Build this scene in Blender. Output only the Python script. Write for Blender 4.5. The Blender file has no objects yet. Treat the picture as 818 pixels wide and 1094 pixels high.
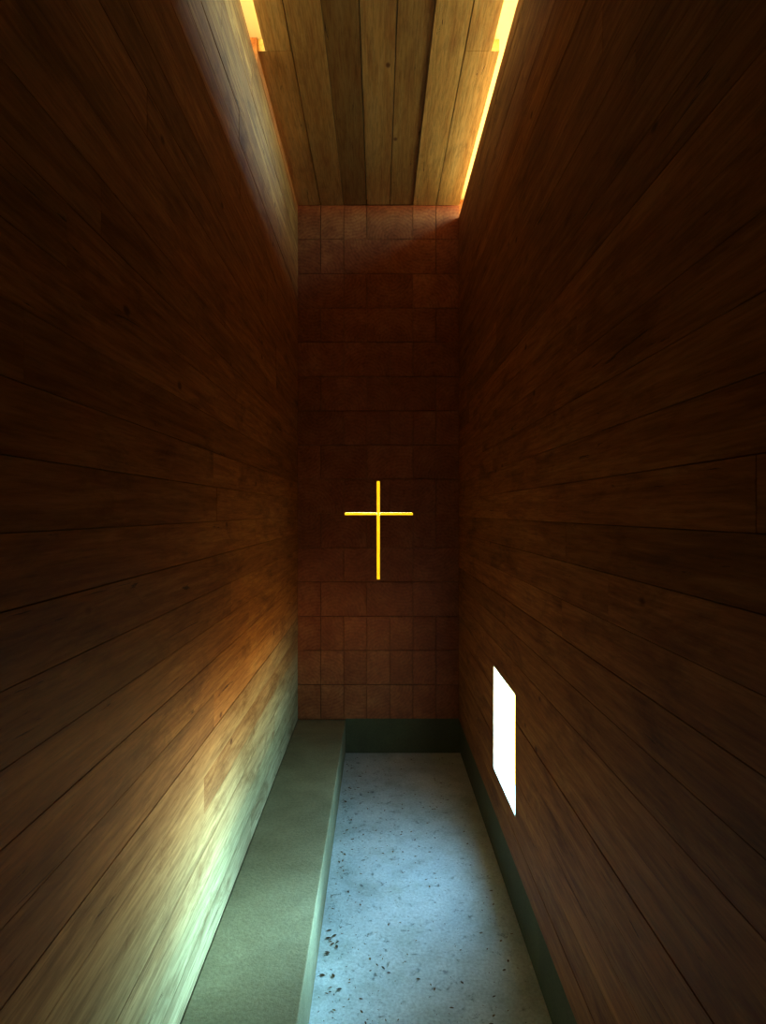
import bpy, bmesh, random, math
from mathutils import Vector
random.seed(7)
sc = bpy.context.scene
F=700.0; D=8.14; CZ=3.0; YF=-1.3
CEIL=6.81; SLOT=6.66; Z0=0.423; STEP=0.21; T=0.10; PL=0.42; YS=3.3; HX=1.40; LS=.105

# ---------------- node helpers ----------------
def newmat(name):
    m=bpy.data.materials.new(name); m.use_nodes=True
    nt=m.node_tree; nt.nodes.clear()
    out=nt.nodes.new('ShaderNodeOutputMaterial'); b=nt.nodes.new('ShaderNodeBsdfPrincipled')
    nt.links.new(b.outputs[0],out.inputs[0]); return m,nt,b
def mapv(nt,src,scale):
    n=nt.nodes.new('ShaderNodeMapping'); n.inputs['Scale'].default_value=scale
    nt.links.new(src,n.inputs[0]); return n.outputs[0]
def noise(nt,vec,sc_,det=4,rough=.55,dist=0):
    n=nt.nodes.new('ShaderNodeTexNoise'); n.inputs['Scale'].default_value=sc_
    n.inputs['Detail'].default_value=det; n.inputs['Roughness'].default_value=rough
    n.inputs['Distortion'].default_value=dist
    nt.links.new(vec,n.inputs['Vector']); return n.outputs['Fac']
def ramp(nt,fac,stops):
    r=nt.nodes.new('ShaderNodeValToRGB'); nt.links.new(fac,r.inputs[0])
    e=r.color_ramp.elements
    while len(e)<len(stops): e.new(.5)
    for i,(p,c) in enumerate(stops):
        e[i].position=p; e[i].color=(c if len(c)==4 else (*c,1)) if hasattr(c,'__len__') else (c,c,c,1)
    return r.outputs[0]
def mix(nt,mode,fac,a,b):
    n=nt.nodes.new('ShaderNodeMix'); n.data_type='RGBA'; n.blend_type=mode
    for s,v in ((n.inputs[0],fac),(n.inputs[6],a),(n.inputs[7],b)):
        if hasattr(v,'is_linked'): nt.links.new(v,s)
        elif hasattr(v,'__len__'): s.default_value=(*v[:3],1)
        else: s.default_value=v
    return n.outputs[2]
def math_(nt,op,a,b=0.0):
    n=nt.nodes.new('ShaderNodeMath'); n.operation=op
    for s,v in ((n.inputs[0],a),(n.inputs[1],b)):
        if hasattr(v,'is_linked'): nt.links.new(v,s)
        else: s.default_value=v
    return n.outputs[0]
def bump(nt,b,h,strength,dist=.004):
    n=nt.nodes.new('ShaderNodeBump'); n.inputs['Strength'].default_value=strength; n.inputs['Distance'].default_value=dist
    nt.links.new(h,n.inputs['Height']); nt.links.new(n.outputs[0],b.inputs['Normal'])

def wood(name,dark,mid,light,end=False,var=.8,pale=None,st=.8):
    m,nt,b=newmat(name)
    tc=nt.nodes.new('ShaderNodeTexCoord').outputs['Object']
    at=nt.nodes.new('ShaderNodeAttribute'); at.attribute_name='rnd'
    add=nt.nodes.new('ShaderNodeVectorMath'); add.operation='MULTIPLY_ADD'
    nt.links.new(at.outputs['Color'],add.inputs[0]); add.inputs[1].default_value=(13,17,19); nt.links.new(tc,add.inputs[2])
    v=add.outputs[0]
    sep=nt.nodes.new('ShaderNodeSeparateColor'); nt.links.new(at.outputs['Color'],sep.inputs[0])
    if end:
        w=nt.nodes.new('ShaderNodeTexWave'); w.wave_type='RINGS'; w.rings_direction='Y'
        w.inputs['Scale'].default_value=8; w.inputs['Distortion'].default_value=3; w.inputs['Detail'].default_value=2
        ctr=nt.nodes.new('ShaderNodeAttribute'); ctr.attribute_name='ctr'
        sub=nt.nodes.new('ShaderNodeVectorMath'); sub.operation='SUBTRACT'
        nt.links.new(tc,sub.inputs[0]); nt.links.new(ctr.outputs['Color'],sub.inputs[1]); nt.links.new(sub.outputs[0],w.inputs['Vector'])
        g=math_(nt,'ADD',math_(nt,'MULTIPLY',w.outputs['Fac'],.10),math_(nt,'MULTIPLY',noise(nt,v,4,6,.65),.85))
        fine=noise(nt,v,30,3)
    else:
        g1=noise(nt,mapv(nt,v,(6,.5,6)),1.3,6,.6,1.8)
        g2=noise(nt,mapv(nt,v,(28,.9,28)),1.0,4,.6,1.0)
        g=math_(nt,'ADD',math_(nt,'MULTIPLY',g1,.6),math_(nt,'MULTIPLY',g2,.4))
        fine=noise(nt,mapv(nt,v,(80,5,80)),1,4,.65)
    col=ramp(nt,g,[(.36,dark),(.5,mid),(.63,light)])
    if pale:  # daylight patch put into the board colour, paler towards the bottom
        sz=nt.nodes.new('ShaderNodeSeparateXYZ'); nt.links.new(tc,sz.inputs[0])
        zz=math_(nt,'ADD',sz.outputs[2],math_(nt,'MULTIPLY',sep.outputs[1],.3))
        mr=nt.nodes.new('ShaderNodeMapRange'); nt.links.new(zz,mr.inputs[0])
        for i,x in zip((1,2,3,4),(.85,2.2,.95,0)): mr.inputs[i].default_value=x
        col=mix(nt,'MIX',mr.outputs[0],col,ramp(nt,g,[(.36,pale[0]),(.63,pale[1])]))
    col=mix(nt,'MULTIPLY',.5,col,ramp(nt,fine,[(.32,(.45,.38,.32)),(.56,(1,1,1))]))
    lo=tuple(var*x for x in (1,.93,.86))
    col=mix(nt,'MULTIPLY',1.0,col,ramp(nt,sep.outputs[0],[(0,lo),(1,(1.0,1.0,1.0))]))
    if not end:
        vo=nt.nodes.new('ShaderNodeTexVoronoi'); vo.inputs['Scale'].default_value=1
        nt.links.new(mapv(nt,v,(2.8,1.6,2.8)),vo.inputs['Vector'])
        col=mix(nt,'MULTIPLY',ramp(nt,vo.outputs['Distance'],[(.035,.9),(.07,0.0)]),col,(.32,.19,.11))
        c=noise(nt,mapv(nt,v,(17,1.1,17)),1.0,6,.68,1.4)
        ck=ramp(nt,c,[(.65,0.0),(.69,1.0)])
        col=mix(nt,'MULTIPLY',math_(nt,'MULTIPLY',ck,.9),col,(.20,.12,.08))
        stain=noise(nt,mapv(nt,v,(4,1.2,4)),1.0,7,.72,.6)
        col=mix(nt,'MULTIPLY',ramp(nt,stain,[(.51,0.0),(.67,st)]),col,(.5,.38,.28))
        h=math_(nt,'SUBTRACT',fine,ck)
    else: h=fine
    nt.links.new(col,b.inputs['Base Color']); b.inputs['Roughness'].default_value=.62
    b.inputs['Specular IOR Level'].default_value=.25
    bump(nt,b,h,.2 if end else .45,.003); return m

RED=((.36,.115,.030),(.54,.20,.052),(.68,.30,.09))
M_wall=wood('rough_larch',*RED,var=.68)
M_wallL=wood('rough_larch_lit_foot',*RED,var=.72,pale=((.48,.41,.26),(.82,.76,.54)))  # pale foot paints the window light onto the lower left boards
M_ceil=wood('ceiling_larch',(.70,.38,.12),(.82,.52,.18),(.90,.63,.26),var=.5,st=.35)
M_end=wood('end_grain_larch',(.36,.095,.032),(.45,.135,.047),(.53,.18,.068),end=True,var=.82)

def concrete(name,c1,c2,pits=False,rough=.8):
    m,nt,b=newmat(name)
    tc=nt.nodes.new('ShaderNodeTexCoord').outputs['Object']
    a=noise(nt,tc,1.6,8,.65,.4); f=noise(nt,tc,45,5,.7)
    col=ramp(nt,a,[(.3,c1),(.7,c2)])
    col=mix(nt,'MULTIPLY',.5,col,ramp(nt,f,[(.35,(.55,.55,.52)),(.6,(1,1,1))]))
    h=math_(nt,'ADD',math_(nt,'MULTIPLY',a,.5),math_(nt,'MULTIPLY',f,.25))
    if pits:
        p=noise(nt,tc,10,10,.85,.3)
        col=mix(nt,'MULTIPLY',ramp(nt,p,[(.585,0.0),(.64,.7)]),col,(.40,.41,.34))
        h=math_(nt,'SUBTRACT',h,ramp(nt,p,[(.58,0.0),(.66,.8)]))
        q=noise(nt,tc,3,5,.65)
        col=mix(nt,'MULTIPLY',ramp(nt,q,[(.48,0.0),(.7,.6)]),col,(.66,.68,.60))
    nt.links.new(col,b.inputs['Base Color']); b.inputs['Roughness'].default_value=rough
    bump(nt,b,h,.7,.014); return m
M_floor=concrete('worn_concrete_floor',(.66,.71,.71),(.88,.91,.90),True)
M_bench=concrete('bench_concrete',(.25,.225,.13),(.40,.365,.23))
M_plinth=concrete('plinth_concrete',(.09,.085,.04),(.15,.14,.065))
M_roof,nt,b=newmat('roof_board'); b.inputs['Base Color'].default_value=(.85,.76,.55,1); b.inputs['Roughness'].default_value=.8

# ---------------- geometry helpers ----------------
class Build:
    def __init__(s,name,mats):
        s.bm=bmesh.new(); s.l=s.bm.loops.layers.float_color.new('rnd'); s.c=s.bm.loops.layers.float_color.new('ctr')
        s.name=name; s.mats=mats
    def box(s,a,b_,rnd=(0,0,0),mi=0,ctr=(0,0,0)):
        x0,y0,z0=[min(p,q) for p,q in zip(a,b_)]; x1,y1,z1=[max(p,q) for p,q in zip(a,b_)]
        v=[s.bm.verts.new(p) for p in [(x0,y0,z0),(x1,y0,z0),(x1,y1,z0),(x0,y1,z0),(x0,y0,z1),(x1,y0,z1),(x1,y1,z1),(x0,y1,z1)]]
        for f in [(3,2,1,0),(4,5,6,7),(0,1,5,4),(1,2,6,5),(2,3,7,6),(3,0,4,7)]:
            fc=s.bm.faces.new([v[i] for i in f]); fc.material_index=mi
            for lp in fc.loops: lp[s.l]=(*rnd,1); lp[s.c]=(*ctr,1)
    def done(s):
        me=bpy.data.meshes.new(s.name); s.bm.to_mesh(me); s.bm.free()
        for m in s.mats: me.materials.append(m)
        o=bpy.data.objects.new(s.name,me); sc.collection.objects.link(o); return o
def subtract(r,holes):
    rs=[r]
    for h in holes:
        nx=[]
        for (u0,v0,u1,v1) in rs:
            if h[2]<=u0 or h[0]>=u1 or h[3]<=v0 or h[1]>=v1: nx.append((u0,v0,u1,v1)); continue
            if h[0]>u0: nx.append((u0,v0,h[0],v1)); u0=h[0]
            if h[2]<u1: nx.append((h[2],v0,u1,v1)); u1=h[2]
            if h[1]>v0: nx.append((u0,v0,u1,h[1]))
            if h[3]<v1: nx.append((u0,h[3],u1,v1))
        rs=nx
    return rs
def rr(): return (random.random(),random.random(),random.random())

WY0,WY1,WZ0,WZ1=4.80,5.69,.78,1.66
def side_wall(name,sx,top,holes,mat):
    B=Build(name,[mat])
    z=Z0
    while z<top-.01:
        z1=min(z+STEP,top)
        if top-z1<.02: z1=top
        y=YF-random.uniform(0,7)
        while y<D:
            y1=y+random.uniform(5.5,9)
            a=max(y,YF); b_=min(y1,D)
            if b_-a>.02:
                if b_>D-.6: b_=D+.0015; y1=D+1
                t=random.uniform(-.002,.002); r=rr()
                for q in subtract((a+.001,z+.0017,b_-.001,z1-.0017),holes):
                    B.box((sx*(1+t),q[0],q[1]),(sx*1.04,q[2],q[3]),r)
            y=y1
        z=z1
    for q in subtract((YF,Z0,D+.06,top),holes): B.box((sx*1.041,q[0],q[1]),(sx*(1+T),q[2],q[3]),(.2,.5,.5))
    B.box((sx*(1+T),YF,6.2),(sx*HX,D+.06,top),(.4,.4,.4))
    return B.done()
f=.012
side_wall('wall_right',1,SLOT,[(WY0-f,WZ0-f,WY1+f,WZ1+f)],M_wall)
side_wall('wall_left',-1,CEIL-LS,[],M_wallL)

# closes the roof slots; unseen near pieces added to darken the near walls
B=Build('slot_blocker_1',[M_wall]); B.box((-1.0,5.4,CEIL-LS),(-HX,D+.06,CEIL+.1),(.5,.5,.5)); B.box((-1.0,YF,CEIL-LS),(-HX,YS,CEIL+.1),(.5,.5,.5)); B.done()
B=Build('slot_blocker_2',[M_wall]); B.box((1.0,YF,SLOT),(HX,YS,CEIL+.1),(.5,.5,.5)); B.done()

# window lining, added in white so the reveal burns out like daylight
m,nt,b=newmat('glare_white_lining'); b.inputs['Roughness'].default_value=.6
tc=nt.nodes.new('ShaderNodeTexCoord').outputs['Object']
nt.links.new(ramp(nt,noise(nt,tc,30),[(.3,(.84,.86,.86)),(.7,(.9,.92,.92))]),b.inputs['Base Color'])
B=Build('window_1',[m])
x0,x1=1.001,1+T+.01
B.box((x0,WY0-f,WZ0-f),(x1,WY0,WZ1+f)); B.box((x0,WY1,WZ0-f),(x1,WY1+f,WZ1+f))
B.box((x0,WY0,WZ0-f),(x1,WY1,WZ0)); B.box((x0,WY0,WZ1),(x1,WY1,WZ1+f)); B.done()

# back wall with cross slot
cw=.0195; cz=3-(549-547)/86
crossh=[(-cw,3-(619-547)/86,cw,3+(547-514)/86),((368-404)/86,cz-cw*.85,(441-404)/86,cz+cw*.85)]
B=Build('wall_back',[M_end,M_wall])
bh=(CEIL-.43)/15
for r in range(15):
    z0=.43+r*bh; z1=z0+bh
    seams=[-1]; k=2.0/7; i=0
    while i<7:
        step = 1 if (r<3 or random.random()<.4) else 2
        if r>=3 and i==0 and r%2: step=1
        i=min(7,i+step); seams.append(-1+k*i)
    for a,b_ in zip(seams,seams[1:]):
        t=random.uniform(-.002,.002); rd=rr()
        ctr=((a+b_)/2+random.uniform(-.2,.2),D,(z0+z1)/2+random.choice([-.35,.35,-.2,.2]))
        for q in subtract((a+.0026*(a>-1),z0+.003,b_-.0026*(b_<.99),z1-.003),crossh):
            B.box((q[0],D+t,q[1]),(q[2],D+.05,q[3]),rd,0,ctr)
for q in subtract((-HX,.0,HX,CEIL+.1),crossh): B.box((q[0],D+.061,q[1]),(q[2],D+.3,q[3]),(.3,.3,.3),1)
B.done()
m,nt,b=newmat('amber_glass'); b.inputs['Base Color'].default_value=(.05,.03,.0,1); b.inputs['Roughness'].default_value=.9
tc=nt.nodes.new('ShaderNodeTexCoord').outputs['Object']
nt.links.new(ramp(nt,noise(nt,tc,1.5),[(.3,(1,.56,.012)),(.7,(1,.66,.02))]),b.inputs['Emission Color']); b.inputs['Emission Strength'].default_value=1.2
B=Build('cross',[m]); h=crossh; e=.0005
B.box((h[0][0]+e,D-.0025,h[0][1]+e),(h[0][2]-e,D+.04,h[0][3]-e))
B.box((h[1][0]+e,D-.0022,h[1][1]+e),(h[0][0],D+.04,h[1][3]-e)); B.box((h[0][2],D-.0022,h[1][1]+e),(h[1][2]-e,D+.04,h[1][3]-e)); B.done()

# front wall (behind the camera)
B=Build('wall_front',[M_wall]); z=Z0
while z<CEIL:
    B.box((-1,YF+.002,z+.002),(1,YF-.04,min(z+STEP,CEIL)-.002),rr()); z+=STEP
B.box((-HX,YF-.041,0),(HX,YF-.3,CEIL+.1),(.3,.3,.3)); B.done()

# ceiling
B=Build('ceiling',[M_ceil,M_roof]); k=2/7; INS=.065
tones=[.85,.6,.05,.65,.4,.95,.85]
for i in range(7):
    a=-1+k*i+.004*(i>0); b_=-1+k*(i+1)-.004*(i<6); r=(tones[i],random.random(),random.random())
    if i==0:   parts=[(5.42,D,a,b_),(YF,5.415,a+INS,b_)]
    elif i==6: parts=[(5.42,D,a,b_),(YF,5.415,a,b_-INS)]
    else: parts=[(YF,D,a,b_)]
    t=random.uniform(0,.008)
    for n,(y0,y1,xa,xb) in enumerate(parts):
        B.box((xa,y0,CEIL+t),(xb,y1,CEIL+.1),r)
B.box((-HX-.02,YF-.3,CEIL+.101),(HX+.02,D+.3,CEIL+.25),(.5,.5,.5),1)
B.done()

# floor, bench, plinths
B=Build('floor',[M_floor]); B.box((-1.34,YF-.3,-.2),(1.34,D+.3,0)); B.done()
B=Build('concrete_bench',[M_bench]); B.box((-1.0,YF,0),(-.407,D+.0,PL)); o=B.done()
bv=o.modifiers.new('bev','BEVEL'); bv.width=.008; bv.segments=2
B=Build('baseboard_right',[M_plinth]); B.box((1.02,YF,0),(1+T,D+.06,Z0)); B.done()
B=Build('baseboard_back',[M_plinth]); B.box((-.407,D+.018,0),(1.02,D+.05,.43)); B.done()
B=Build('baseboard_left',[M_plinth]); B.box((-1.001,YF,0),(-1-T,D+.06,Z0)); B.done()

# leaves and grit on the floor
m,nt,b=newmat('dry_leaf'); b.inputs['Roughness'].default_value=.8
at=nt.nodes.new('ShaderNodeAttribute'); at.attribute_name='rnd'; sp=nt.nodes.new('ShaderNodeSeparateColor'); nt.links.new(at.outputs['Color'],sp.inputs[0])
nt.links.new(ramp(nt,sp.outputs[0],[(0,(.08,.045,.018)),(.6,(.17,.10,.04)),(1,(.26,.18,.08))]),b.inputs['Base Color'])
B=Build('fallen_leaves',[m])
def leaf(x,y,s):
    ang=random.uniform(0,6.28); ca,sa=math.cos(ang),math.sin(ang)
    prof=[(-1,0),(-.5,.42),(.1,.5),(.6,.28),(1,0),(.6,-.28),(.1,-.5),(-.5,-.42)]
    c=random.uniform(.1,.5); w=random.uniform(.6,1)
    def P(u,v):
        z=.003+s*(.05+c*(abs(v)*1.1+.3*u*u)); return (x+s*(u*ca-v*w*sa),y+s*(u*sa+v*w*ca),z)
    vs=[B.bm.verts.new(P(u,v)) for u,v in prof]; rd=rr()
    for idx in ([0,1,2,3,4],[4,5,6,7,0]):
        fc=B.bm.faces.new([vs[i] for i in idx])
        for lp in fc.loops: lp[B.l]=(*rd,1)
for n in range(120):
    leaf(min(-.37+abs(random.gauss(0,.08)),.9),random.uniform(2.5,8.0),random.choice([.007,.010,.014,.020]))
for n in range(620):
    leaf(random.uniform(-.36,.95),random.uniform(2.5,8.0),random.choice([.004,.005,.006,.007,.008,.010,.015]))
for n in range(5): leaf(random.gauss(.06,.06),random.gauss(4.35,.07),random.choice([.010,.015,.020]))
B.done()

# ---------------- world : bright sky; lobe and warm ground band shaped to light wall and ceiling ----------------
w=bpy.data.worlds.new('World'); sc.world=w; w.use_nodes=True; nt=w.node_tree; nt.nodes.clear()
out=nt.nodes.new('ShaderNodeOutputWorld'); bg=nt.nodes.new('ShaderNodeBackground'); nt.links.new(bg.outputs[0],out.inputs[0])
tc=nt.nodes.new('ShaderNodeTexCoord').outputs['Generated']
sx=nt.nodes.new('ShaderNodeSeparateXYZ'); nt.links.new(tc,sx.inputs[0])
el=math_(nt,'MULTIPLY_ADD',sx.outputs[2],.5); el.node.inputs[2].default_value=.5
col=ramp(nt,el,[(0,(.15,.12,.03)),(.35,(.36,.30,.08)),(.42,(1.0,.95,.46)),(.485,(1.0,1.0,.62)),(.52,(.54,1.0,.90)),(.68,(.40,.80,1.0)),(1,(.30,.66,1.0))])
dp=nt.nodes.new('ShaderNodeVectorMath'); dp.operation='DOT_PRODUCT'; nt.links.new(tc,dp.inputs[0])
dp.inputs[1].default_value=Vector((2,1.7,.58)).normalized()
lobe=math_(nt,'POWER',math_(nt,'MAXIMUM',dp.outputs['Value'],0.0),24.0)
st=math_(nt,'MULTIPLY_ADD',lobe,150.0); st.node.inputs[2].default_value=19.0
nt.links.new(col,bg.inputs[0]); nt.links.new(st,bg.inputs[1])

def portal(name,loc,sx_,sy_,rot):
    l=bpy.data.lights.new(name,'AREA'); l.shape='RECTANGLE'; l.size=sx_; l.size_y=sy_
    l.cycles.is_portal=True
    o=bpy.data.objects.new(name,l); o.location=loc; o.rotation_euler=rot; sc.collection.objects.link(o)
portal('window_daylight',(1+T+.015,(WY0+WY1)/2,(WZ0+WZ1)/2),WZ1-WZ0,WY1-WY0,(0,math.radians(90),0))
portal('right_slot_daylight',(HX+.005,(YS+D)/2,(SLOT+CEIL+.1)/2),CEIL+.1-SLOT,D-YS,(0,math.radians(90),0))
portal('left_slot_daylight',(-HX-.005,(YS+5.4)/2,CEIL-.0025),.205,5.4-YS,(0,math.radians(-90),0))

cam=bpy.data.cameras.new('camera'); co=bpy.data.objects.new('camera',cam); sc.collection.objects.link(co)
co.location=(0,0,CZ); co.rotation_euler=(math.radians(90),0,0)
cam.sensor_fit='VERTICAL'; cam.sensor_height=24; cam.lens=24*F/1094; cam.shift_x=5/1094; cam.clip_start=.05
sc.camera=co
sc.view_settings.view_transform='Standard'; sc.view_settings.look='None'; sc.view_settings.exposure=0.15; sc.view_settings.gamma=0.83
